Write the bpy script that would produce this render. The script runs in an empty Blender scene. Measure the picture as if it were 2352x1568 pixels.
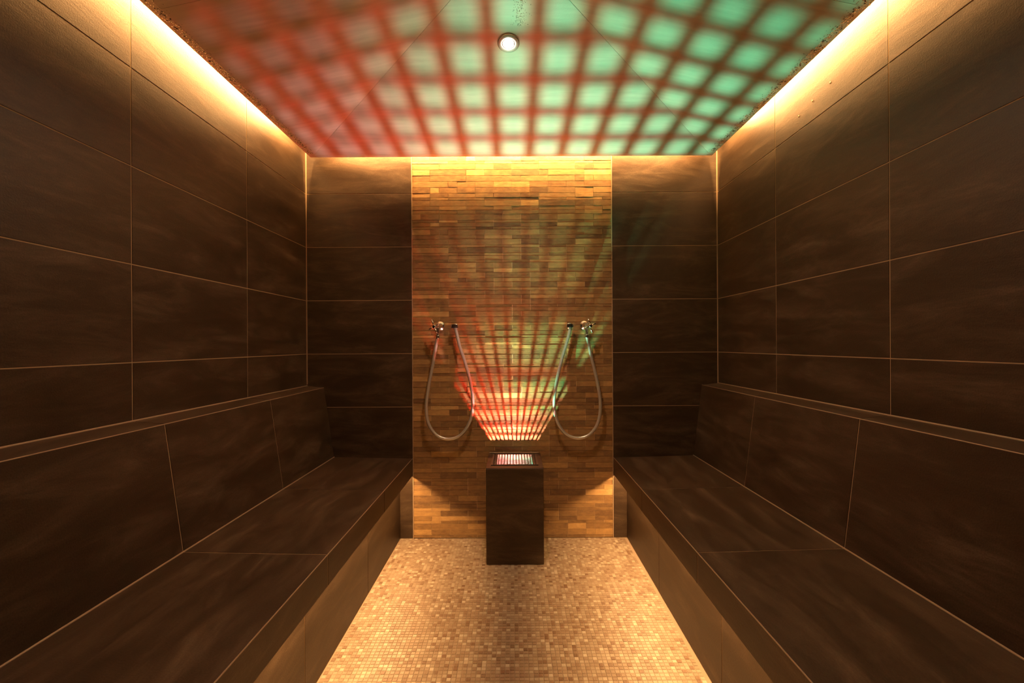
import bpy, bmesh, math, random
from mathutils import Matrix, Vector
random.seed(7)
SC = bpy.context.scene
C = SC.collection

# ------------------------------------------------------------------ camera
F = 1040.0
CAMZ = 1.09
cd = bpy.data.cameras.new('camera')
cam = bpy.data.objects.new('camera', cd)
C.objects.link(cam)
cd.sensor_width = 36.0
cd.lens = F / 2352.0 * 36.0
cd.shift_x = -4.0 / 2352.0
cd.shift_y = 6.0 / 2352.0
cd.clip_start = 0.01
cam.matrix_world = (Matrix.Translation((0, 0, CAMZ)) @ Matrix.Rotation(math.pi / 2, 4, 'X')
                    @ Matrix.Rotation(-0.0053, 4, 'Z'))
SC.camera = cam
SC.view_settings.view_transform = 'Standard'
SC.view_settings.look = 'None'
SC.view_settings.gamma = 1.0
SC.view_settings.use_curve_mapping = False
SC.view_settings.exposure = 0.0
SC.cycles.use_denoising = True
SC.cycles.max_bounces = 10
SC.cycles.diffuse_bounces = 6
SC.cycles.sample_clamp_indirect = 3.0
w = bpy.data.worlds.new('world')
SC.world = w
w.use_nodes = True
w.node_tree.nodes['Background'].inputs[0].default_value = (0, 0, 0, 1)

# ------------------------------------------------------------------ room measures (metres)
WL, WR = -1.165, 1.149            # side walls
DB = 2.547                        # back wall
DF = -0.62                        # wall behind the viewer
STL, STR = -0.570, 0.555          # stone feature strip on the back wall
PZ = 2.124                        # underside of the ceiling rim
PL, PR, PB, PF = WL + 0.05, WR - 0.05, DB - 0.05, DF + 0.05
SLAB = 2.44
LED = (1.0, 0.50, 0.165)

# ------------------------------------------------------------------ lights
def area(name, loc, direction, sx, sy, power, color, spread=math.pi):
    l = bpy.data.lights.new(name, 'AREA')
    l.shape = 'RECTANGLE'
    l.size, l.size_y = sx, sy
    l.energy = power
    l.color = color
    l.spread = spread
    o = bpy.data.objects.new(name, l)
    C.objects.link(o)
    d = Vector(direction).normalized()
    z = -d
    x = Vector((0, 1, 0)) if abs(d.y) < 0.7 else Vector((1, 0, 0))
    x = (x - z * x.dot(z)).normalized()
    y = z.cross(x)
    m = Matrix((x, y, z)).transposed().to_4x4()
    o.matrix_world = Matrix.Translation(loc) @ m
    return o

def spot(name, loc, target, power, color, size, radius, blend=1.0):
    l = bpy.data.lights.new(name, 'SPOT')
    l.energy = power
    l.color = color
    l.spot_size = size
    l.spot_blend = blend
    l.shadow_soft_size = radius
    o = bpy.data.objects.new(name, l)
    C.objects.link(o)
    d = (Vector(target) - Vector(loc)).normalized()
    o.rotation_mode = 'QUATERNION'
    o.rotation_quaternion = d.to_track_quat('-Z', 'Y')
    o.location = loc
    return o

COVE = 90.0      # watts per metre of cove strip
CZ = PZ + 0.02 + 0.125
ylen = 2.36 - (PF + 0.1)
area('cove_light_left', (PL + 0.022, (2.36 + PF + 0.1) / 2, CZ), (-1, 0, 0), ylen, 0.080, COVE * ylen, LED)
area('cove_light_right', (PR - 0.022, (2.36 + PF + 0.1) / 2, CZ), (1, 0, 0), ylen, 0.080, COVE * ylen, LED)
xa, xb = PL + 0.10, PR - 0.10
area('cove_light_back', ((xa + xb) / 2, PB - 0.022, CZ), (0, 1, 0), xb - xa, 0.080, COVE * 1.0 * (xb - xa), LED)
BENCH = 7.2
by0, by1 = DF + 0.05, DB - 0.012
BLX, BRX = -0.618, 0.606
area('bench_light_left', (BLX, (by0 + by1) / 2, 0.379), (0, 0, -1), by1 - by0, 0.012, BENCH * (by1 - by0), (1.0, 0.53, 0.205))
area('bench_light_right', (BRX, (by0 + by1) / 2, 0.379), (0, 0, -1), by1 - by0, 0.012, BENCH * (by1 - by0), (1.0, 0.53, 0.205))
# colour lamp cluster inside the steam outlet
LAMPZ = 0.3235
LX, LY = 0.0015, 2.39
spot('green_lamp_light', (LX, LY, LAMPZ), (0.60, 2.34, 2.2), 165.0, (0.03, 1.0, 0.52), math.radians(85), 0.0034)
area('red_lamp_light', (LX + 0.0083, LY + 0.0235, LAMPZ - 0.0005), (-0.42, 0.12, 1.0), 0.0140, 0.0075, 11.0, (1.0, 0.05, 0.035), math.radians(102))
area('warm_lamp_light', (LX - 0.0003, LY + 0.0166, LAMPZ - 0.0008), (-0.12, 0.26, 1.0), 0.0115, 0.0042, 12.5, (1.0, 0.50, 0.43), math.radians(110))
# ceiling spotlight
DL = Vector((-0.0145, 1.771, 1.18 + CAMZ))
spot('ceiling_spot_light', DL + Vector((0, 0, -0.035)), DL + Vector((0, -0.12, -1)), 55.0, (1.0, 0.58, 0.36), math.radians(150), 0.013)

# ------------------------------------------------------------------ materials
def mat(name):
    m = bpy.data.materials.new(name)
    m.use_nodes = True
    n = m.node_tree.nodes
    return m, n, m.node_tree.links, n['Principled BSDF']

def simple(name, col, rough=0.5, metal=0.0, bump=0.0, bscale=60, emit=None, es=0.0, spec=0.5):
    m, n, l, b = mat(name)
    b.inputs['Base Color'].default_value = (*col, 1)
    b.inputs['Roughness'].default_value = rough
    b.inputs['Metallic'].default_value = metal
    b.inputs['Specular IOR Level'].default_value = spec
    if emit:
        b.inputs['Emission Color'].default_value = (*emit, 1)
        b.inputs['Emission Strength'].default_value = es
    tc = n.new('ShaderNodeTexCoord')
    nz = n.new('ShaderNodeTexNoise')
    nz.inputs['Scale'].default_value = bscale
    l.new(tc.outputs['Object'], nz.inputs['Vector'])
    bp = n.new('ShaderNodeBump')
    bp.inputs['Strength'].default_value = bump
    bp.inputs['Distance'].default_value = 0.002
    l.new(nz.outputs['Fac'], bp.inputs['Height'])
    l.new(bp.outputs['Normal'], b.inputs['Normal'])
    return m

def ramp(n, pts):
    r = n.new('ShaderNodeValToRGB')
    e = r.color_ramp.elements
    while len(e) > 1:
        e.remove(e[-1])
    e[0].position = pts[0][0]; e[0].color = (*pts[0][1], 1)
    for p, c in pts[1:]:
        k = e.new(p); k.color = (*c, 1)
    return r

def tile_material():
    m, n, l, b = mat('dark_stoneware')
    tc = n.new('ShaderNodeTexCoord')
    oi = n.new('ShaderNodeObjectInfo')
    mul = n.new('ShaderNodeVectorMath'); mul.operation = 'SCALE'
    comb = n.new('ShaderNodeCombineXYZ')
    for i in range(3):
        l.new(oi.outputs['Random'], comb.inputs[i])
    mul.inputs[3].default_value = 37.0
    l.new(comb.outputs[0], mul.inputs[0])
    add = n.new('ShaderNodeVectorMath'); add.operation = 'ADD'
    mp = n.new('ShaderNodeMapping')
    mp.inputs['Scale'].default_value = (1.0, 4.0, 4.0)
    mp.inputs['Rotation'].default_value = (0, 0, 0.16)
    l.new(tc.outputs['Object'], mp.inputs['Vector'])
    l.new(mp.outputs[0], add.inputs[0]); l.new(mul.outputs[0], add.inputs[1])
    n1 = n.new('ShaderNodeTexNoise'); n1.inputs['Scale'].default_value = 3.2; n1.inputs['Detail'].default_value = 11; n1.inputs['Roughness'].default_value = 0.68
    n1.inputs['Distortion'].default_value = 0.5
    l.new(add.outputs[0], n1.inputs['Vector'])
    r = ramp(n, [(0.28, (0.032, 0.018, 0.008)), (0.47, (0.053, 0.032, 0.017)), (0.58, (0.082, 0.053, 0.031)), (0.74, (0.150, 0.104, 0.066))])
    l.new(n1.outputs['Fac'], r.inputs[0])
    n2 = n.new('ShaderNodeTexNoise'); n2.inputs['Scale'].default_value = 260; n2.inputs['Detail'].default_value = 3
    l.new(tc.outputs['Object'], n2.inputs['Vector'])
    r2 = ramp(n, [(0.3, (0.66, 0.66, 0.66)), (0.7, (0.95, 0.95, 0.95))])
    l.new(n2.outputs['Fac'], r2.inputs[0])
    mx = n.new('ShaderNodeMix'); mx.data_type = 'RGBA'; mx.blend_type = 'MULTIPLY'; mx.inputs[0].default_value = 1
    l.new(r.outputs[0], mx.inputs[6]); l.new(r2.outputs[0], mx.inputs[7])
    l.new(mx.outputs[2], b.inputs['Base Color'])
    b.inputs['Specular IOR Level'].default_value = 0.4
    rr = n.new('ShaderNodeMapRange'); rr.inputs[3].default_value = 0.36; rr.inputs[4].default_value = 0.58
    l.new(n1.outputs['Fac'], rr.inputs[0]); l.new(rr.outputs[0], b.inputs['Roughness'])
    bp = n.new('ShaderNodeBump'); bp.inputs['Strength'].default_value = 0.35; bp.inputs['Distance'].default_value = 0.0012
    l.new(n2.outputs['Fac'], bp.inputs['Height'])
    bp2 = n.new('ShaderNodeBump'); bp2.inputs['Strength'].default_value = 0.4; bp2.inputs['Distance'].default_value = 0.003
    l.new(n1.outputs['Fac'], bp2.inputs['Height']); l.new(bp.outputs[0], bp2.inputs['Normal'])
    l.new(bp2.outputs[0], b.inputs['Normal'])
    return m

def toned_material(name, pts, noise_scale, rough, bump, stretch=(1, 1, 1), cloud=0.25):
    """colour from the per-face attribute 'tone' plus a mottled grain"""
    m, n, l, b = mat(name)
    at = n.new('ShaderNodeAttribute'); at.attribute_name = 'tone'
    geo = n.new('ShaderNodeNewGeometry')
    mp = n.new('ShaderNodeMapping'); mp.inputs['Scale'].default_value = stretch
    l.new(geo.outputs['Position'], mp.inputs['Vector'])
    nz = n.new('ShaderNodeTexNoise'); nz.inputs['Scale'].default_value = noise_scale; nz.inputs['Detail'].default_value = 7
    nz.inputs['Roughness'].default_value = 0.68
    l.new(mp.outputs[0], nz.inputs['Vector'])
    ma = n.new('ShaderNodeMath'); ma.operation = 'MULTIPLY_ADD'
    ma.inputs[1].default_value = cloud * 2; ma.inputs[2].default_value = -cloud
    l.new(nz.outputs['Fac'], ma.inputs[0])
    ad = n.new('ShaderNodeMath'); ad.operation = 'ADD'; ad.use_clamp = True
    l.new(ma.outputs[0], ad.inputs[0]); l.new(at.outputs['Fac'], ad.inputs[1])
    r = ramp(n, pts)
    l.new(ad.outputs[0], r.inputs[0]); l.new(r.outputs[0], b.inputs['Base Color'])
    b.inputs['Roughness'].default_value = rough
    bp = n.new('ShaderNodeBump'); bp.inputs['Strength'].default_value = bump; bp.inputs['Distance'].default_value = 0.003
    l.new(nz.outputs['Fac'], bp.inputs['Height']); l.new(bp.outputs[0], b.inputs['Normal'])
    return m

M = {}
M['tile'] = tile_material()
M['grout'] = simple('sandy_grout', (0.40, 0.29, 0.17), 0.75, bump=0.3, bscale=300)
M['stone'] = toned_material('split_stone', [(0.0, (0.15, 0.085, 0.036)), (0.3, (0.30, 0.18, 0.070)), (0.6, (0.48, 0.30, 0.115)), (0.85, (0.64, 0.44, 0.20)), (1.0, (0.78, 0.58, 0.32))],
                            38, 0.48, 0.6, stretch=(0.7, 1, 1.5), cloud=0.45)
M['stone_grout'] = simple('stone_grout', (0.72, 0.55, 0.34), 0.8, bump=0.3, bscale=200)
M['mosaic'] = toned_material('marble_mosaic', [(0.0, (0.17, 0.10, 0.055)), (0.25, (0.32, 0.25, 0.17)), (0.55, (0.43, 0.37, 0.27)), (0.8, (0.55, 0.49, 0.38)), (1.0, (0.70, 0.65, 0.54))],
                             120, 0.38, 0.25, cloud=0.15)
M['mosaic_grout'] = simple('mosaic_grout', (0.33, 0.25, 0.17), 0.8, bump=0.3, bscale=300)
M['steel'] = simple('brushed_steel', (0.55, 0.53, 0.5), 0.32, 1.0, bump=0.05)
M['chrome'] = simple('chrome', (0.88, 0.86, 0.83), 0.20, 1.0)
M['blackened'] = simple('dark_fitting', (0.045, 0.04, 0.038), 0.22, 0.6)
M['hose'] = simple('silver_hose', (0.62, 0.60, 0.56), 0.3, 0.55, bump=0.05, bscale=200)
M['silicone'] = simple('silicone_joint', (0.40, 0.29, 0.19), 0.5)
M['white'] = simple('white_plastic', (0.75, 0.73, 0.7), 0.45)
M['aluminium'] = simple('aluminium_channel', (0.7, 0.7, 0.7), 0.4, 0.8)
M['grille'] = simple('dark_bronze_grille', (0.10, 0.075, 0.06), 0.5, 0.3)
M['led'] = simple('led_diffuser', (0.8, 0.75, 0.7), 0.5, emit=LED, es=6.0)
M['glow_white'] = simple('spotlight_glass', (0.9, 0.9, 0.9), 0.2, emit=(1.0, 0.86, 0.72), es=40.0)
M['glow_green'] = simple('green_lens', (0.1, 0.6, 0.3), 0.3, emit=(0.04, 1.0, 0.46), es=20.0)
M['glow_red'] = simple('red_lens', (0.6, 0.05, 0.05), 0.3, emit=(1.0, 0.07, 0.05), es=20.0)
M['liner'] = simple('grey_liner', (0.03, 0.03, 0.03), 0.7, spec=0.2)
# ceiling acrylic
m_, n_, l_, b_ = mat('satin_ceiling_board')
tc = n_.new('ShaderNodeTexCoord')
mp = n_.new('ShaderNodeMapping'); mp.inputs['Scale'].default_value = (1, 9, 1)
l_.new(tc.outputs['Object'], mp.inputs['Vector'])
nz = n_.new('ShaderNodeTexNoise'); nz.inputs['Scale'].default_value = 7; nz.inputs['Detail'].default_value = 6
l_.new(mp.outputs[0], nz.inputs['Vector'])
rp = ramp(n_, [(0.3, (0.70, 0.63, 0.55)), (0.7, (0.82, 0.75, 0.66))])
l_.new(nz.outputs['Fac'], rp.inputs[0]); l_.new(rp.outputs[0], b_.inputs['Base Color'])
b_.inputs['Roughness'].default_value = 0.38
n3 = n_.new('ShaderNodeTexNoise'); n3.inputs['Scale'].default_value = 240; n3.inputs['Detail'].default_value = 2
l_.new(tc.outputs['Object'], n3.inputs['Vector'])
bp = n_.new('ShaderNodeBump'); bp.inputs['Strength'].default_value = 0.25; bp.inputs['Distance'].default_value = 0.001
l_.new(n3.outputs['Fac'], bp.inputs['Height']); l_.new(bp.outputs[0], b_.inputs['Normal'])
M['board'] = m_
m_, n_, l_, b_ = mat('water')
b_.inputs['Base Color'].default_value = (1, 1, 1, 1)
b_.inputs['Roughness'].default_value = 0.03
b_.inputs['IOR'].default_value = 1.33
b_.inputs['Transmission Weight'].default_value = 1.0
M['water'] = m_

# ------------------------------------------------------------------ helpers
def link(name, bm, material, parent=None, matrix=None, smooth=False, label=None):
    me = bpy.data.meshes.new(name)
    bmesh.ops.recalc_face_normals(bm, faces=bm.faces)
    bm.to_mesh(me); bm.free()
    me.materials.append(material)
    if smooth:
        for p in me.polygons:
            p.use_smooth = True
    return place(name, me, parent, matrix, label)

def place(name, me, parent=None, matrix=None, label=None):
    o = bpy.data.objects.new(name, me)
    C.objects.link(o)
    if matrix is not None:
        o.matrix_world = matrix
    if parent is not None:
        o.parent = parent
        if parent.name in WM:
            o.matrix_parent_inverse = WM[parent.name].inverted()
    WM[o.name] = (matrix.copy() if matrix is not None else Matrix.Identity(4))
    if label:
        o['label'] = label
    return o
WM = {}

def box(bm, x0, x1, y0, y1, z0, z1, bevel=0.0):
    r = bmesh.ops.create_cube(bm, size=1.0)
    vs = r['verts']
    for v in vs:
        v.co = Vector(((x0 + x1) / 2 + v.co.x * (x1 - x0), (y0 + y1) / 2 + v.co.y * (y1 - y0), (z0 + z1) / 2 + v.co.z * (z1 - z0)))
    if bevel > 0:
        es = list({e for v in vs for e in v.link_edges})
        bmesh.ops.bevel(bm, geom=es, offset=bevel, segments=1, affect='EDGES')
    return vs

def boxobj(name, dims, material, parent=None, bevel=0.0, label=None):
    """a box whose origin sits at its centre"""
    x0, x1, y0, y1, z0, z1 = dims
    c = Vector(((x0 + x1) / 2, (y0 + y1) / 2, (z0 + z1) / 2))
    bm = bmesh.new()
    box(bm, x0 - c.x, x1 - c.x, y0 - c.y, y1 - c.y, z0 - c.z, z1 - c.z, bevel)
    return link(name, bm, material, parent, Matrix.Translation(c), label=label)

def empty(name, loc, label=None, cat=None, group=None, kind=None):
    o = bpy.data.objects.new(name, None)
    C.objects.link(o)
    o.matrix_world = Matrix.Translation(loc)
    o.empty_display_size = 0.05
    WM[o.name] = Matrix.Translation(loc)
    tag(o, label, cat, group, kind)
    return o

def tag(o, label=None, cat=None, group=None, kind=None):
    if label: o['label'] = label
    if cat: o['category'] = cat
    if group: o['group'] = group
    if kind: o['kind'] = kind
    return o

def cyl(bm, p0, p1, r0, r1=None, seg=20, caps=True):
    r1 = r0 if r1 is None else r1
    p0, p1 = Vector(p0), Vector(p1)
    d = p1 - p0
    q = d.to_track_quat('Z', 'Y').to_matrix().to_4x4()
    bmesh.ops.create_cone(bm, cap_ends=caps, segments=seg, radius1=r0, radius2=r1, depth=d.length,
                          matrix=Matrix.Translation((p0 + p1) / 2) @ q)

def lathe(bm, prof, origin, axis, seg=32):
    """prof = [(radius, height along axis)]"""
    q = Vector(axis).to_track_quat('Z', 'Y').to_matrix()
    rings = []
    for r, h in prof:
        ring = []
        for i in range(seg):
            a = 2 * math.pi * i / seg
            ring.append(bm.verts.new(Vector(origin) + q @ Vector((r * math.cos(a), r * math.sin(a), h))))
        rings.append(ring)
    for a, b in zip(rings, rings[1:]):
        for i in range(seg):
            bm.faces.new((a[i], a[(i + 1) % seg], b[(i + 1) % seg], b[i]))
    bm.faces.new(rings[0]); bm.faces.new(list(reversed(rings[-1])))

def catmull(pts, n=10):
    P = [pts[0] * 2 - pts[1]] + list(pts) + [pts[-1] * 2 - pts[-2]]
    out = []
    for i in range(1, len(P) - 2):
        a, b, c, d = P[i - 1], P[i], P[i + 1], P[i + 2]
        for k in range(n):
            t = k / n
            out.append(0.5 * ((2 * b) + (c - a) * t + (2 * a - 5 * b + 4 * c - d) * t * t + (3 * b - a - 3 * c + d) * t ** 3))
    out.append(P[-2])
    return out

def tube(bm, pts, r, seg=16):
    rings = []
    up = Vector((0, 1, 0))
    for i, p in enumerate(pts):
        d = (pts[min(i + 1, len(pts) - 1)] - pts[max(i - 1, 0)]).normalized()
        u = (up - d * up.dot(d)).normalized()
        v = d.cross(u)
        rings.append([bm.verts.new(p + (u * math.cos(2 * math.pi * k / seg) + v * math.sin(2 * math.pi * k / seg)) * r) for k in range(seg)])
    for a, b in zip(rings, rings[1:]):
        for k in range(seg):
            bm.faces.new((a[k], a[(k + 1) % seg], b[(k + 1) % seg], b[k]))
    bm.faces.new(rings[0]); bm.faces.new(list(reversed(rings[-1])))

# --- flat tile slabs: local x = length, local y = height, local z = outward
TH = 0.010
tile_cache = {}
def tile_mesh(L, H, th=TH):
    k = (round(L, 4), round(H, 4), th)
    if k not in tile_cache:
        bm = bmesh.new()
        box(bm, -L / 2, L / 2, -H / 2, H / 2, -th, 0.0, 0.0008)
        bmesh.ops.recalc_face_normals(bm, faces=bm.faces)
        me = bpy.data.meshes.new('tile')
        bm.to_mesh(me); bm.free()
        me.materials.append(M['tile'])
        tile_cache[k] = me
    return tile_cache[k]

G = 0.0032   # joint width
def put_tile(name, parent, centre, xdir, ydir, L, H, th=TH, label=None):
    x, y = Vector(xdir).normalized(), Vector(ydir).normalized()
    z = x.cross(y)
    m = Matrix((x, y, z)).transposed().to_4x4()
    jit = random.uniform(-0.0002, 0.0002)
    return place(name, tile_mesh(L - G, H - G, th), parent, Matrix.Translation(Vector(centre) + z * jit) @ m, label)

# ------------------------------------------------------------------ structure: walls
ROWS = [0.0, 0.44, 0.74, 1.04, 1.34, 1.64, 1.94, 2.24, SLAB]
COLS = [DB, 1.983, 1.383, 0.783, 0.183, -0.417, DF]
R = 0.0012    # how far the tile face stands proud of the joint
T = 0.09
def wall(name, dims):
    o = boxobj(name, dims, M['grout'])
    o['kind'] = 'structure'
    return o
wl = wall('wall_left', (WL - T, WL - R, DF - T, DB + T, -0.08, SLAB))
wr = wall('wall_right', (WR + R, WR + T, DF - T, DB + T, -0.08, SLAB))
wb = wall('wall_back', (WL - R, WR + R, DB + 0.016, DB + T, -0.08, SLAB))
wf = wall('wall_front', (WL - R, WR + R, DF - T, DF - R, -0.08, SLAB))
for i in range(1, len(ROWS) - 1):
    z0, z1 = ROWS[i], ROWS[i + 1]
    for a, b in zip(COLS, COLS[1:]):
        put_tile('tile', wl, (WL, (a + b) / 2, (z0 + z1) / 2), (0, 1, 0), (0, 0, 1), a - b, z1 - z0)
        put_tile('tile', wr, (WR, (a + b) / 2, (z0 + z1) / 2), (0, -1, 0), (0, 0, 1), a - b, z1 - z0)
    put_tile('tile', wf, ((WL + WR) / 2 - 0.6, DF, (z0 + z1) / 2), (-1, 0, 0), (0, 0, 1), 1.1, z1 - z0)
    put_tile('tile', wf, ((WL + WR) / 2 + 0.6, DF, (z0 + z1) / 2), (-1, 0, 0), (0, 0, 1), 1.1, z1 - z0)
# grout bed behind the dark tiles of the back wall
boxobj('grout_bed', (WL - R, STL, DB + R, DB + 0.02, 0, SLAB), M['grout'], wb)
boxobj('grout_bed', (STR, WR + R, DB + R, DB + 0.02, 0, SLAB), M['grout'], wb)
boxobj('stone_bed', (STL, STR, DB + 0.0060, DB + 0.018, 0, SLAB), M['stone_grout'], wb)
for i in range(len(ROWS) - 1):
    z0, z1 = ROWS[i], ROWS[i + 1]
    put_tile('tile', wb, ((WL + STL) / 2, DB, (z0 + z1) / 2), (1, 0, 0), (0, 0, 1), STL - WL, z1 - z0)
    put_tile('tile', wb, ((WR + STR) / 2, DB, (z0 + z1) / 2), (1, 0, 0), (0, 0, 1), WR - STR, z1 - z0)
for x in (STL, STR):
    boxobj('edge_trim', (x - 0.0018, x + 0.0018, DB - 0.0006, DB + 0.012, 0, SLAB), M['silicone'], wb)
for nm, x in (('left', WL), ('right', WR)):
    s = 1 if nm == 'left' else -1
    boxobj('corner_joint', (min(x, x + s * 0.0045), max(x, x + s * 0.0045), DB - 0.0035, DB, 0.87, SLAB), M['silicone'], wb)

# ------------------------------------------------------------------ split-stone strips on the back wall
def set_tone(bm, faces, layer, t):
    for f in faces:
        for lp in f.loops:
            lp[layer] = (t, t, t, 1.0)

pieces = []
z = 0.002
rng = random.Random(21)
UN = 0.0511
ncell = int(round((STR - STL) / UN))
UN = (STR - STL) / ncell
last = None
while z < 2.20:
    h = rng.choice([0.0155, 0.0155, 0.0225, 0.0245, 0.0315, 0.033])
    if h == last == 0.0155:
        h = 0.0315
    last = h
    i = 0
    while i < ncell:
        n = rng.choice([1, 2, 2, 2, 2, 3, 3, 4, 4])
        n = min(n, ncell - i)
        if h < 0.02 and n == 1 and i + 1 < ncell:
            n = 2
        tone = min(1, max(0, rng.gauss(0.52, 0.10)))
        if rng.random() < 0.06: tone = rng.uniform(0.1, 0.25)
        if rng.random() < 0.05: tone = rng.uniform(0.7, 0.85)
        pieces.append((STL + i * UN, STL + (i + n) * UN, z, min(z + h, SLAB), tone, rng.uniform(0, 0.0021)))
        i += n
    z += h
def stone(bm, lay, p, ox=0, oy=0, oz=0):
    x0, x1, z0, z1, t, pr = p
    g = 0.0010
    before = set(bm.faces)
    sk = [rng.uniform(-0.0005, 0.0005) for _ in range(4)]
    y0 = DB + 0.0045 - pr
    vs = box(bm, x0 + g - ox, x1 - g - ox, y0 - oy, DB + 0.0095 - oy, z0 + g - oz, z1 - g - oz)
    fr = [v for v in vs if v.co.y < (y0 + DB + 0.0095) / 2 - oy]
    for k, v in enumerate(fr):
        v.co.y += sk[k]
    set_tone(bm, [f for f in bm.faces if f not in before], lay, t)
in_view = [p for p in pieces if p[2] < 2.12 and not (p[3] < 0.47 and p[0] > -0.14 and p[1] < 0.14)]
big = sorted(in_view, key=lambda p: -(p[1] - p[0]) * (p[3] - p[2]))[:300]
bigset = set(map(id, big))
for p in big:
    bm = bmesh.new()
    lay = bm.loops.layers.color.new('tone')
    c = ((p[0] + p[1]) / 2, DB, (p[2] + p[3]) / 2)
    stone(bm, lay, p, *c)
    link('stone_strip', bm, M['stone'], wb, Matrix.Translation(c))
bm = bmesh.new(); lay = bm.loops.layers.color.new('tone')
for p in pieces:
    if id(p) not in bigset:
        stone(bm, lay, p)
o = link('small_stone_strips', bm, M['stone'], wb); o['kind'] = 'stuff'

# ------------------------------------------------------------------ floor with mosaic
FL = boxobj('floor', (WL, WR, DF, DB, -0.08, -0.0012), M['mosaic_grout']); FL['kind'] = 'structure'
MP = 0.0159
BASL, BASR = -0.643, 0.631
def mosaic(bm, lay, x, y, t, ox=0, oy=0):
    s = MP / 2 - 0.0008
    z = rng.uniform(-0.0002, 0.0002)
    a = rng.uniform(-0.0003, 0.0003); b = rng.uniform(-0.0003, 0.0003)
    i = s - 0.0006
    lo = [bm.verts.new((x + sx * s + a - ox, y + sy * s + b - oy, -0.0013)) for sx, sy in ((-1, -1), (1, -1), (1, 1), (-1, 1))]
    hi = [bm.verts.new((x + sx * i + a - ox, y + sy * i + b - oy, z)) for sx, sy in ((-1, -1), (1, -1), (1, 1), (-1, 1))]
    fs = [bm.faces.new(hi)]
    for k in range(4):
        fs.append(bm.faces.new((lo[k], lo[(k + 1) % 4], hi[(k + 1) % 4], hi[k])))
    set_tone(bm, fs, lay, t)
cells = []
nx = int((BASR - BASL) / MP)
ny = int((DB - DF) / MP)
for j in range(ny):
    for i in range(nx + 1):
        x = BASL + 0.004 + MP * (i + 0.5); y = DB - MP * (j + 0.5)
        if x + MP / 2 > BASR: continue
        # tones drift a little from sheet to sheet
        sheet = math.sin(int(i / 18) * 12.9898 + int(j / 18) * 78.233) * 43758.5453
        sheet = (sheet - math.floor(sheet) - 0.5) * 0.10
        t = rng.gauss(0.52, 0.085) + sheet
        q = rng.random()
        if q < 0.08: t = rng.uniform(0.12, 0.34)
        elif q < 0.22: t = rng.uniform(0.64, 0.86)
        cells.append((x, y, min(1, max(0, t))))
vis = sorted([c for c in cells if c[1] > 1.475 and abs(c[0]) < c[1] * 0.5], key=lambda c: (round(c[1], 4), abs(c[0])))[:300]
visset = set(map(id, vis))
for c in vis:
    bm = bmesh.new(); lay = bm.loops.layers.color.new('tone')
    mosaic(bm, lay, c[0], c[1], c[2], c[0], c[1])
    link('tile', bm, M['mosaic'], FL, Matrix.Translation((c[0], c[1], 0)))
bm = bmesh.new(); lay = bm.loops.layers.color.new('tone')
for c in cells:
    if id(c) not in visset:
        mosaic(bm, lay, *c)
o = link('mosaic_tiles', bm, M['mosaic'], FL); o['kind'] = 'stuff'

# ------------------------------------------------------------------ hipped ceiling board hung below the slab
slab = boxobj('ceiling_slab', (WL - T, WR + T, DF - T, DB + T, SLAB, SLAB + 0.08), M['white']); slab['kind'] = 'structure'
RIM = 0.035; K = 0.21
ceil_ = None
bm = bmesh.new()
bx0, bx1, by_0, by_1 = PL, PR, PF, PB
ix0, ix1, iy0, iy1 = PL + RIM, PR - RIM, PF + RIM, PB - RIM
box(bm, bx0, ix0, by_0, by_1, PZ, PZ + 0.02, 0.001)
box(bm, ix1, bx1, by_0, by_1, PZ, PZ + 0.02, 0.001)
box(bm, ix0, ix1, iy1, by_1, PZ, PZ + 0.02, 0.001)
box(bm, ix0, ix1, by_0, iy0, PZ, PZ + 0.02, 0.001)
ceil_ = link('ceiling', bm, M['board']); ceil_['kind'] = 'structure'
hw = (ix1 - ix0) / 2; cx = (ix0 + ix1) / 2; zr = PZ + K * hw
r0y, r1y = iy1 - hw, iy0 + hw
def facet(name, pts, hole=None):
    """a 12 mm board through the given lower-face corners, drawn in by 0.7 mm for the joint"""
    P = [Vector(p) for p in pts]
    c = sum(P, Vector()) / len(P)
    Q = []
    n = len(P)
    nrm = (P[1] - P[0]).cross(P[2] - P[0]).normalized()
    if nrm.z < 0: nrm = -nrm
    for i, p in enumerate(P):
        a = (P[i - 1] - p).normalized(); b = (P[(i + 1) % n] - p).normalized()
        d = (a + b).normalized()
        s = max(0.25, a.cross(b).length) / max(1e-3, (a + b).length)
        Q.append(p + d * 0.0007 / max(0.3, s))
    bm = bmesh.new()
    lo = [bm.verts.new(q - c) for q in Q]
    hi = [bm.verts.new(q - c + nrm * 0.012) for q in Q]
    bm.faces.new(lo); bm.faces.new(list(reversed(hi)))
    for i in range(n):
        bm.faces.new((lo[i], lo[(i + 1) % n], hi[(i + 1) % n], hi[i]))
    return link(name, bm, M['board'], ceil_, Matrix.Translation(c))
zj = PZ
facet('ceiling_board', [(ix0, iy1, PZ), (ix1, iy1, PZ), (cx, r0y, zr)])
facet('ceiling_board', [(ix0, iy0, PZ), (ix1, iy0, PZ), (cx, r1y, zr)])
facet('ceiling_board', [(ix0, iy1, PZ), (cx, r0y, zr), (ix0, r0y, PZ)])
facet('ceiling_board', [(ix1, iy1, PZ), (cx, r0y, zr), (ix1, r0y, PZ)])
facet('ceiling_board', [(ix0, r0y, PZ), (cx, r0y, zr), (cx, r1y, zr), (ix0, iy0, PZ)])
facet('ceiling_board', [(ix1, r0y, PZ), (cx, r0y, zr), (cx, r1y, zr), (ix1, iy0, PZ)])
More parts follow.
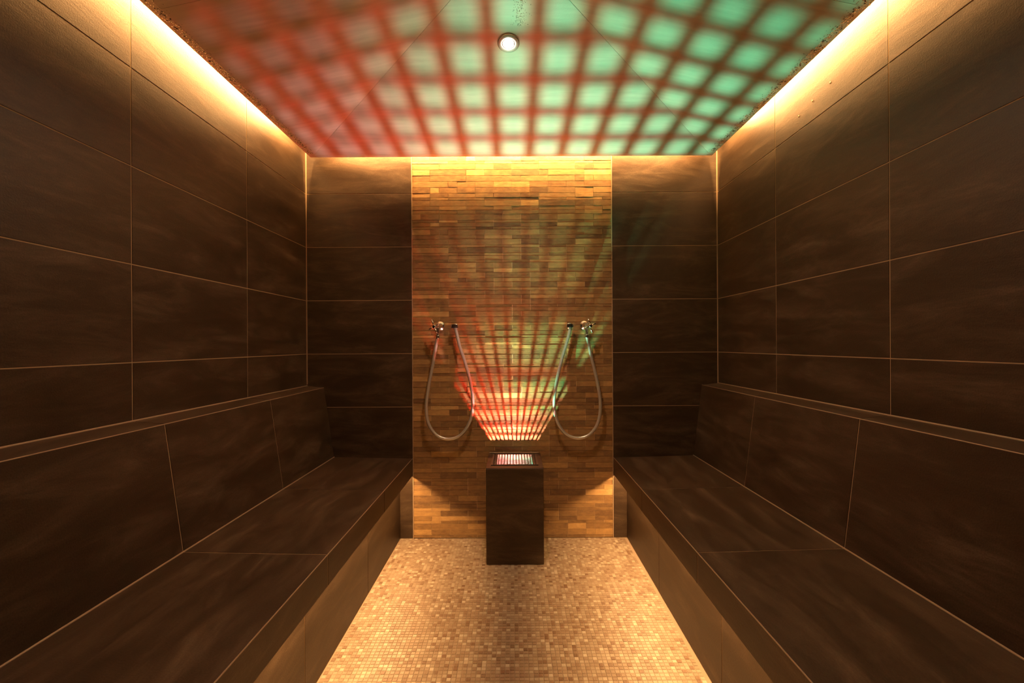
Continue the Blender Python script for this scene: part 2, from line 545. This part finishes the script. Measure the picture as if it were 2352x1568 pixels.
# led channels on top of the rim
def led_strip(label, dims_ch, dims_df):
    c = ((dims_ch[0] + dims_ch[1]) / 2, (dims_ch[2] + dims_ch[3]) / 2, dims_ch[4])
    e = empty('led_strip', c, label, 'light strip', 'cove light strips')
    boxobj('channel', dims_ch, M['aluminium'], e)
    boxobj('diffuser', dims_df, M['led'], e)
led_strip('warm light strip hidden in the ceiling cove, washing the left wall', (PL + 0.027, PL + 0.034, PF + 0.1, 2.36, PZ + 0.0205, CZ + 0.045), (PL + 0.0245, PL + 0.027, PF + 0.1, 2.36, CZ - 0.04, CZ + 0.04))
led_strip('warm light strip hidden in the ceiling cove, washing the right wall', (PR - 0.034, PR - 0.027, PF + 0.1, 2.36, PZ + 0.0205, CZ + 0.045), (PR - 0.027, PR - 0.0245, PF + 0.1, 2.36, CZ - 0.04, CZ + 0.04))
led_strip('warm light strip hidden in the ceiling cove, washing the stone wall', (xa, xb, PB - 0.034, PB - 0.027, PZ + 0.0205, CZ + 0.045), (xa, xb, PB - 0.027, PB - 0.0245, CZ - 0.04, CZ + 0.04))

# ------------------------------------------------------------------ benches
def bench(side, label):
    s = 1 if side == 'left' else -1
    if side == 'left':
        xw, xl, xs, xf, xb_ = WL, -1.067, -1.012, -0.571, BASL
    else:
        xw, xl, xs, xf, xb_ = WR, 1.055, 1.006, 0.557, BASR
    e = empty('tiled_bench', ((xf + xs) / 2, 1.0, 0), label, 'bench', 'tiled benches along the walls')
    y0, y1 = DF + 0.003, DB - 0.0045
    # solid grout-coloured core, section swept along y (R inside the tile faces)
    zs_f, zs_b, zl, zf = 0.451, 0.461, (0.852 if side == 'left' else 0.857), 0.353
    zlb = zl + 0.009     # the ledge falls slightly towards its front edge
    def sec(pts, name, mat_, ya=y0, yb=y1):
        bm = bmesh.new()
        a = [bm.verts.new((x, ya, z)) for x, z in pts]
        b = [bm.verts.new((x, yb, z)) for x, z in pts]
        n = len(pts)
        bm.faces.new(a); bm.faces.new(list(reversed(b)))
        for i in range(n):
            bm.faces.new((a[i], a[(i + 1) % n], b[(i + 1) % n], b[i]))
        return link(name, bm, mat_, e)
    q = s * R
    xc = xw + s * 0.0015
    sec([(xc, 0.0), (xb_ - q, 0.0), (xb_ - q, 0.393), (xf - q - s * 0.012, 0.393), (xf - q - s * 0.012, 0.3545), (xf - q, 0.3545),
         (xf - q, zs_f - R), (xs - q, zs_b - R), (xl - q, zl - R), (xc, zlb - R)], 'core', M['grout'])
    bc = [DB - 0.002] + COLS[1:-1] + [DF + 0.002]
    for a, b in zip(bc, bc[1:]):
        L = a - b; ym = (a + b) / 2
        fd = (0, -s, 0)
        # local y must give an outward z = x cross y
        ssl = Vector((xf - xs, 0, zs_f - zs_b))
        sw = ssl.length
        if side == 'left':
            put_tile('seat_tile', e, ((xf + xs) / 2, ym, (zs_f + zs_b) / 2), (0, -1, 0), ssl, L, sw - 0.002)
            put_tile('backrest_tile', e, ((xl + xs) / 2, ym, (zl + zs_b) / 2), (0, 1, 0), (xl - xs, 0, zl - zs_b), L, Vector((xl - xs, zl - zs_b)).length)
            put_tile('ledge_tile', e, ((xw + xl) / 2, ym, (zl + zlb) / 2), (0, -1, 0), (xl - xw, 0, zl - zlb), L, abs(xl - xw))
            put_tile('fascia_tile', e, (xf, ym, (zs_f + zf) / 2), (0, 1, 0), (0, 0, 1), L, zs_f - zf)
            put_tile('plinth_tile', e, (xb_, ym, 0.196), (0, 1, 0), (0, 0, 1), L, 0.39)
        else:
            put_tile('seat_tile', e, ((xf + xs) / 2, ym, (zs_f + zs_b) / 2), (0, 1, 0), ssl, L, sw - 0.002)
            put_tile('backrest_tile', e, ((xl + xs) / 2, ym, (zl + zs_b) / 2), (0, -1, 0), (xl - xs, 0, zl - zs_b), L, Vector((xl - xs, zl - zs_b)).length)
            put_tile('ledge_tile', e, ((xw + xl) / 2, ym, (zl + zlb) / 2), (0, 1, 0), (xl - xw, 0, zl - zlb), L, abs(xl - xw))
            put_tile('fascia_tile', e, (xf, ym, (zs_f + zf) / 2), (0, -1, 0), (0, 0, 1), L, zs_f - zf)
            put_tile('plinth_tile', e, (xb_, ym, 0.196), (0, -1, 0), (0, 0, 1), L, 0.39)
    # pale silicone joints along seat, ledge and front nosing
    def bead(p, q_, r, name):
        bm = bmesh.new(); cyl(bm, p, q_, r, seg=8); link(name, bm, M['silicone'], e, smooth=True)
    bead((xs + s * 0.001, y0, zs_b + 0.0005), (xs + s * 0.001, y1, zs_b + 0.0005), 0.0028, 'silicone_joint')
    bead((xw + s * 0.0045, y0, zlb + 0.0005), (xw + s * 0.0045, y1, zlb + 0.0005), 0.003, 'silicone_joint')
    bead((xf - s * 0.0012, y0, zs_f - 0.0012), (xf - s * 0.0012, y1, zs_f - 0.0012), 0.0016, 'nosing_trim')
    bead((xl - s * 0.0012, y0, zl - 0.0012), (xl - s * 0.0012, y1, zl - 0.0012), 0.0016, 'nosing_trim')
    bx = BLX if side == 'left' else BRX
    d = boxobj('light_strip', (bx - 0.009, bx + 0.009, by0, by1, 0.3815, 0.3925), M['led'], e, label='warm light strip under the bench seat')
bench('left', 'long dark tiled bench with backrest against the left wall')
bench('right', 'long dark tiled bench with backrest against the right wall')

# ------------------------------------------------------------------ steam outlet box
BX0, BX1, BY0, BY1, BZ = -0.1415, 0.1445, 2.236, DB - 0.004, 0.477
bxm = (BX0 + BX1) / 2
st = empty('steam_outlet', (bxm, (BY0 + BY1) / 2, 0), 'dark tiled steam outlet box with glowing grille standing against the stone wall', 'steam outlet')
HX0, HX1, HY0, HY1 = -0.0898, 0.0928, 2.302, 2.508     # the well
put_tile('front_panel', st, (bxm, BY0, BZ / 2), (1, 0, 0), (0, 0, 1), BX1 - BX0, BZ - 0.001, label='dark tiled front of the box')
boxobj('side_panel', (BX0, BX0 + 0.01, BY0 + 0.0095, BY1, 0.001, BZ - 0.002), M['tile'], st)
boxobj('side_panel', (BX1 - 0.01, BX1, BY0 + 0.0095, BY1, 0.001, BZ - 0.002), M['tile'], st)
bm = bmesh.new()
tz0, tz1 = BZ - 0.012, BZ
box(bm, BX0 + 0.001, BX1 - 0.001, BY0 + 0.004, HY0, tz0, tz1)
box(bm, BX0 + 0.001, BX1 - 0.001, HY1, BY1, tz0, tz1)
box(bm, BX0 + 0.001, HX0, HY0, HY1, tz0, tz1)
box(bm, HX1, BX1 - 0.001, HY0, HY1, tz0, tz1)
link('top_panel', bm, M['tile'], st)
bm = bmesh.new()
for a in ((HX0 - 0.002, HX0, HY0, HY1), (HX1, HX1 + 0.002, HY0, HY1), (HX0 - 0.002, HX1 + 0.002, HY0 - 0.002, HY0), (HX0 - 0.002, HX1 + 0.002, HY1, HY1 + 0.002)):
    box(bm, *a, 0.29, tz0 + 0.001)
box(bm, HX0, HX1, HY0, HY1, 0.286, 0.29)
link('well_liner', bm, M['liner'], st)
bm = bmesh.new()
cyl(bm, (LX, LY, 0.29), (LX, LY, 0.314), 0.035, 0.03, 32)
lp = link('lamp', bm, M['blackened'], st, smooth=False)
for nm, dx, dy, mt in (('green_lens', 0, 0, 'glow_green'), ('red_lens', 0.0083, 0.0235, 'glow_red')):
    bm = bmesh.new(); cyl(bm, (LX + dx, LY + dy, 0.3135), (LX + dx, LY + dy, 0.318), 0.004, 0.003, 16)
    link(nm, bm, M[mt], lp)
boxobj('added_light_baffle', (LX - 0.030, LX + 0.034, LY + 0.0068, LY + 0.0078, 0.313, 0.343), M['blackened'], lp)  # unseen plate, added to keep the green beam off the lower stone wall
# grille
PIT = 0.0152
gy = [2.362 + PIT * (k + 0.5) for k in range(-5, 10)]      # cross bars
gx = [LX + PIT * (k + 0.5) for k in range(-8, 8)]          # bars running front to back
GX0, GX1, GY0, GY1 = gx[0] - 0.002, gx[-1] + 0.002, gy[0] - 0.002, gy[-1] + 0.002
bm = bmesh.new()
fw = 0.004
for a in ((GX0 - fw, GX1 + fw, GY0 - fw, GY0), (GX0 - fw, GX1 + fw, GY1, GY1 + fw), (GX0 - fw, GX0, GY0, GY1), (GX1, GX1 + fw, GY0, GY1)):
    box(bm, *a, BZ + 0.0002, BZ + 0.0042)
gr = link('grille', bm, M['grille'], st)
BW = 0.0025
for x in gx:
    boxobj('grille_bar', (x - BW, x + BW, GY0, GY1, BZ + 0.0016, BZ + 0.0036), M['grille'], gr)
for y in gy:
    boxobj('grille_bar', (GX0, GX1, y - BW, y + BW, BZ + 0.0004, BZ + 0.0016), M['grille'], gr)
bm = bmesh.new()
tube(bm, [Vector((BX0 + 0.002 + (BX1 - BX0 - 0.01) * k / 12, BY1 - 0.001, BZ + 0.0035 + 0.0006 * math.sin(k * 2.1))) for k in range(13)], 0.0032, 8)
link('silicone_joint', bm, M['silicone'], st, smooth=True)

# ------------------------------------------------------------------ shower valves, hoses, holders
def P(px, py, y):
    """centre-line point of the hose drawing on the plane y"""
    xx = px - 0.0055 * (py - 790) - 1180; yy = py + 0.005 * (px - 1180) - 790
    return Vector((xx / F * y, y, CAMZ - yy / F * y))
def shower(side):
    s = -1 if side == 'left' else 1
    word = 'left' if side == 'left' else 'right'
    vx = -0.413 if side == 'left' else 0.398
    vz = 1.194
    v = empty('shower_valve', (vx, DB, vz), 'chrome cross-handle shower valve on the stone wall, %s of the steam outlet' % word, 'shower valve', 'chrome valves on the stone wall')
    org = Vector((vx, DB - 0.001, vz))
    bm = bmesh.new()
    lathe(bm, [(0.027, 0), (0.027, 0.003), (0.024, 0.009), (0.017, 0.012), (0.0125, 0.020), (0.012, 0.03)], org, (0, -1, 0))
    link('escutcheon', bm, M['chrome'], v, smooth=True)
    body_end = org + Vector((s * 0.006, -0.062, -0.004))
    bm = bmesh.new()
    cyl(bm, org + Vector((0, -0.028, 0)), body_end, 0.0135, 0.0125, 24)
    # outlet elbow running down to the hose
    ex = org + Vector((s * 0.004, -0.047, -0.006))
    tube(bm, [ex, ex + Vector((s * 0.001, 0, -0.014)), ex + Vector((s * 0.0015, 0, -0.028)), ex + Vector((s * 0.0015, 0, -0.040))], 0.0095, 16)
    lathe(bm, [(0.0115, 0), (0.0115, 0.010), (0.0095, 0.012)], ex + Vector((s * 0.0015, 0, -0.034)), (0, 0, -1), 6)
    link('valve_body', bm, M['chrome'], v, smooth=False)
    hub = body_end + Vector((s * 0.010, -0.020, -0.002))
    ax = (hub - body_end).normalized()
    bm = bmesh.new()
    cyl(bm, body_end - ax * 0.004, hub, 0.0085, 0.0085, 20)
    lathe(bm, [(0.0085, 0), (0.0100, 0.003), (0.0100, 0.013), (0.0088, 0.015)], hub - ax * 0.004, ax, 24)
    h = link('cross_handle', bm, M['chrome'], v, smooth=False)
    bm = bmesh.new()
    lathe(bm, [(0.0078, 0), (0.0078, 0.0012), (0.006, 0.0022)], hub + ax * 0.011, ax, 24)
    link('handle_cap', bm, M['blackened'], h, smooth=True, label='dark centre cap of the handle')
    u = Vector((0, 0, 1)); u = (u - ax * u.dot(ax)).normalized(); w_ = ax.cross(u)
    for k in range(4):
        a = math.radians(22 * s * -1 + 90 * k) if side == 'left' else math.radians(22 + 90 * k)
        d = u * math.cos(a) + w_ * math.sin(a)
        bm = bmesh.new()
        cyl(bm, hub + ax * 0.004 + d * 0.009, hub + ax * 0.004 + d * 0.038, 0.0043, 0.0038, 12)
        bmesh.ops.create_uvsphere(bm, u_segments=12, v_segments=6, radius=0.0039, matrix=Matrix.Translation(hub + ax * 0.004 + d * 0.038))
        link('spoke', bm, M['chrome'], h, smooth=True)
    # holder
    hx = -0.3275 if side == 'left' else 0.3125
    hz = 1.190
    ho = empty('hose_holder', (hx, DB, hz), 'small dark wall clip holding the free end of the %s shower hose' % word, 'hose holder', 'hose clips on the stone wall')
    bm = bmesh.new()
    lathe(bm, [(0.018, 0), (0.018, 0.004), (0.014, 0.008), (0.007, 0.010), (0.006, 0.03)], (hx, DB - 0.001, hz), (0, -1, 0))
    link('wall_plate', bm, M['chrome'], ho, smooth=True)
    bm = bmesh.new()
    yc = DB - 0.045
    # open collar: ring segment around the hose end
    seg = 22
    prev = None
    for k in range(seg + 1):
        a = math.radians(-240 + 300 * k / seg)
        c, sn = math.cos(a), math.sin(a)
        ring = [bm.verts.new((hx + rr * c, yc + rr * sn, hz + zz)) for rr, zz in ((0.0125, -0.009), (0.0185, -0.009), (0.0195, 0.0), (0.0185, 0.009), (0.0125, 0.009))]
        if prev:
            for q in range(5):
                bm.faces.new((prev[q], prev[(q + 1) % 5], ring[(q + 1) % 5], ring[q]))
        else:
            bm.faces.new(ring)
        prev = ring
    bm.faces.new(list(reversed(prev)))
    link('collar', bm, M['blackened'], ho)
    # hose
    if side == 'left':
        pts = [(1003.5, 774), (1000, 800), (994, 838), (984, 890), (979, 935), (984, 972), (1003, 999), (1031, 1008), (1059, 998), (1079, 968), (1086, 928), (1081, 880), (1067, 828), (1055, 792), (1048, 762)]
    else:
        pts = [(1350, 774), (1354, 800), (1360, 828), (1372, 878), (1379, 928), (1374, 969), (1355, 997), (1327, 1006), (1299, 996), (1280, 968), (1273, 930), (1278, 880), (1291, 822), (1302, 785), (1309, 758)]
    Y = DB - 0.046
    path = [ex + Vector((s * 0.0015, 0, -0.0475))] + [P(a, b, Y) for a, b in pts[1:]] + [Vector((hx, yc, hz + 0.004))]
    hs = empty('shower_hose', path[0], 'silver shower hose looped on the stone wall, %s of the steam outlet' % word, 'hose', 'silver hoses on the stone wall')
    bm = bmesh.new()
    tube(bm, catmull(path, 8), 0.0088, 18)
    link('hose', bm, M['hose'], hs, smooth=True)
    bm = bmesh.new()
    lathe(bm, [(0.0098, 0), (0.0105, 0.003), (0.0105, 0.016), (0.0092, 0.019)], path[0], (0, 0, -1), 20)
    link('hose_ferrule', bm, M['chrome'], hs, smooth=True)
    bm = bmesh.new()
    lathe(bm, [(0.0098, 0), (0.0118, 0.002), (0.0118, 0.018), (0.0085, 0.021)], (hx, yc, hz - 0.010), (0, 0, 1), 20)
    link('hose_nozzle', bm, M['blackened'], hs, smooth=True)
shower('left')
shower('right')

# ------------------------------------------------------------------ recessed spotlight in the ceiling
# back facet: z rises as y falls, so its downward normal leans towards the back
slope_n = Vector((0, -K, -1)).normalized()
c0 = Vector((-0.0145, 1.771, PZ + K * (iy1 - 1.771)))
cl = empty('ceiling_spotlight', c0, 'small round chrome-ringed spotlight glowing white in the ceiling board', 'ceiling light')
bm = bmesh.new()
prof = [(0.020, 0.001), (0.040, 0.001), (0.0415, 0.004), (0.040, 0.0075), (0.034, 0.009), (0.025, 0.0055), (0.022, 0.003)]
lathe(bm, prof, c0, slope_n, 48)
link('trim_ring', bm, M['white'], cl, smooth=True)
bm = bmesh.new()
lathe(bm, [(0.0405, 0.0005), (0.0430, 0.0005), (0.0432, 0.0045), (0.0415, 0.0055)], c0, slope_n, 48)
link('outer_ring', bm, M['chrome'], cl, smooth=True)
bm = bmesh.new()
lathe(bm, [(0.022, 0.004), (0.0215, 0.0062), (0.017, 0.0085), (0.008, 0.0098), (0.001, 0.010)], c0, slope_n, 40)
link('lens', bm, M['glow_white'], cl, smooth=True)

# ------------------------------------------------------------------ condensation under the ceiling rim and drops on the wall
def drops(name, spots, label):
    bm = bmesh.new()
    for (x, y, z, r, nrm) in spots:
        q = Vector(nrm).to_track_quat('Z', 'Y').to_matrix().to_4x4()
        mm = Matrix.Translation((x, y, z)) @ q
        seg = 7
        ra = [bm.verts.new(mm @ Vector((r * math.cos(2 * math.pi * k / seg), r * math.sin(2 * math.pi * k / seg), 0))) for k in range(seg)]
        rb = [bm.verts.new(mm @ Vector((0.7 * r * math.cos(2 * math.pi * k / seg), 0.7 * r * math.sin(2 * math.pi * k / seg), r * 0.33))) for k in range(seg)]
        t = bm.verts.new(mm @ Vector((0, 0, r * 0.48)))
        for k in range(seg):
            bm.faces.new((ra[k], ra[(k + 1) % seg], rb[(k + 1) % seg], rb[k]))
            bm.faces.new((rb[k], rb[(k + 1) % seg], t))
        bm.faces.new(list(reversed(ra)))
    o = link(name, bm, M['water'], None, smooth=True)
    tag(o, label, 'condensation', kind='stuff')
for side, xx in (('left', PL), ('right', PR)):
    s = 1 if side == 'left' else -1
    sp = []
    for k in range(1300):
        y = rng.uniform(1.0, 2.44)
        d = abs(rng.gauss(0.024, 0.010))
        if d > 0.075: continue
        x = xx + s * d
        z = PZ - 0.0001 if d < RIM else PZ + K * (d - RIM) - 0.0001
        sp.append((x, y, z, rng.uniform(0.0012, 0.0032), (0, 0, -1)))
    drops('water_droplets', sp, 'band of condensation droplets along the %s edge of the ceiling' % side)
sp = []
for k in range(260):
    x = 0.03 + rng.gauss(0.0, 0.014); y = rng.uniform(1.50, 1.70)
    sp.append((x, y, PZ + K * (iy1 - y) - 0.0001, rng.uniform(0.0008, 0.0018), (0, -K, -1)))
drops('water_droplets', sp, 'droplets on the ceiling beside the glowing spotlight')
def wall_drop(px, py, label):
    # on the right wall
    xx = px - 0.0055 * (py - 790) - 1180; yy = py + 0.005 * (px - 1180) - 790
    y = WR * F / xx
    z = CAMZ - yy / F * y
    bm = bmesh.new()
    bmesh.ops.create_uvsphere(bm, u_segments=10, v_segments=6, radius=0.0035)
    for v in bm.verts: v.co.x *= 0.5; v.co.z *= 1.2
    o = link('wall_fleck', bm, M['silicone'], None, Matrix.Translation((WR - 0.0006, y, z)), smooth=True)
    tag(o, label, 'fleck', 'pale flecks on the right wall')
wall_drop(1907, 190, 'raised fleck on the right wall, topmost of three below the ceiling light')
wall_drop(1866, 232, 'raised fleck on the right wall, middle of three below the ceiling light')
wall_drop(1835, 267, 'raised fleck on the right wall, lowest of three below the ceiling light')
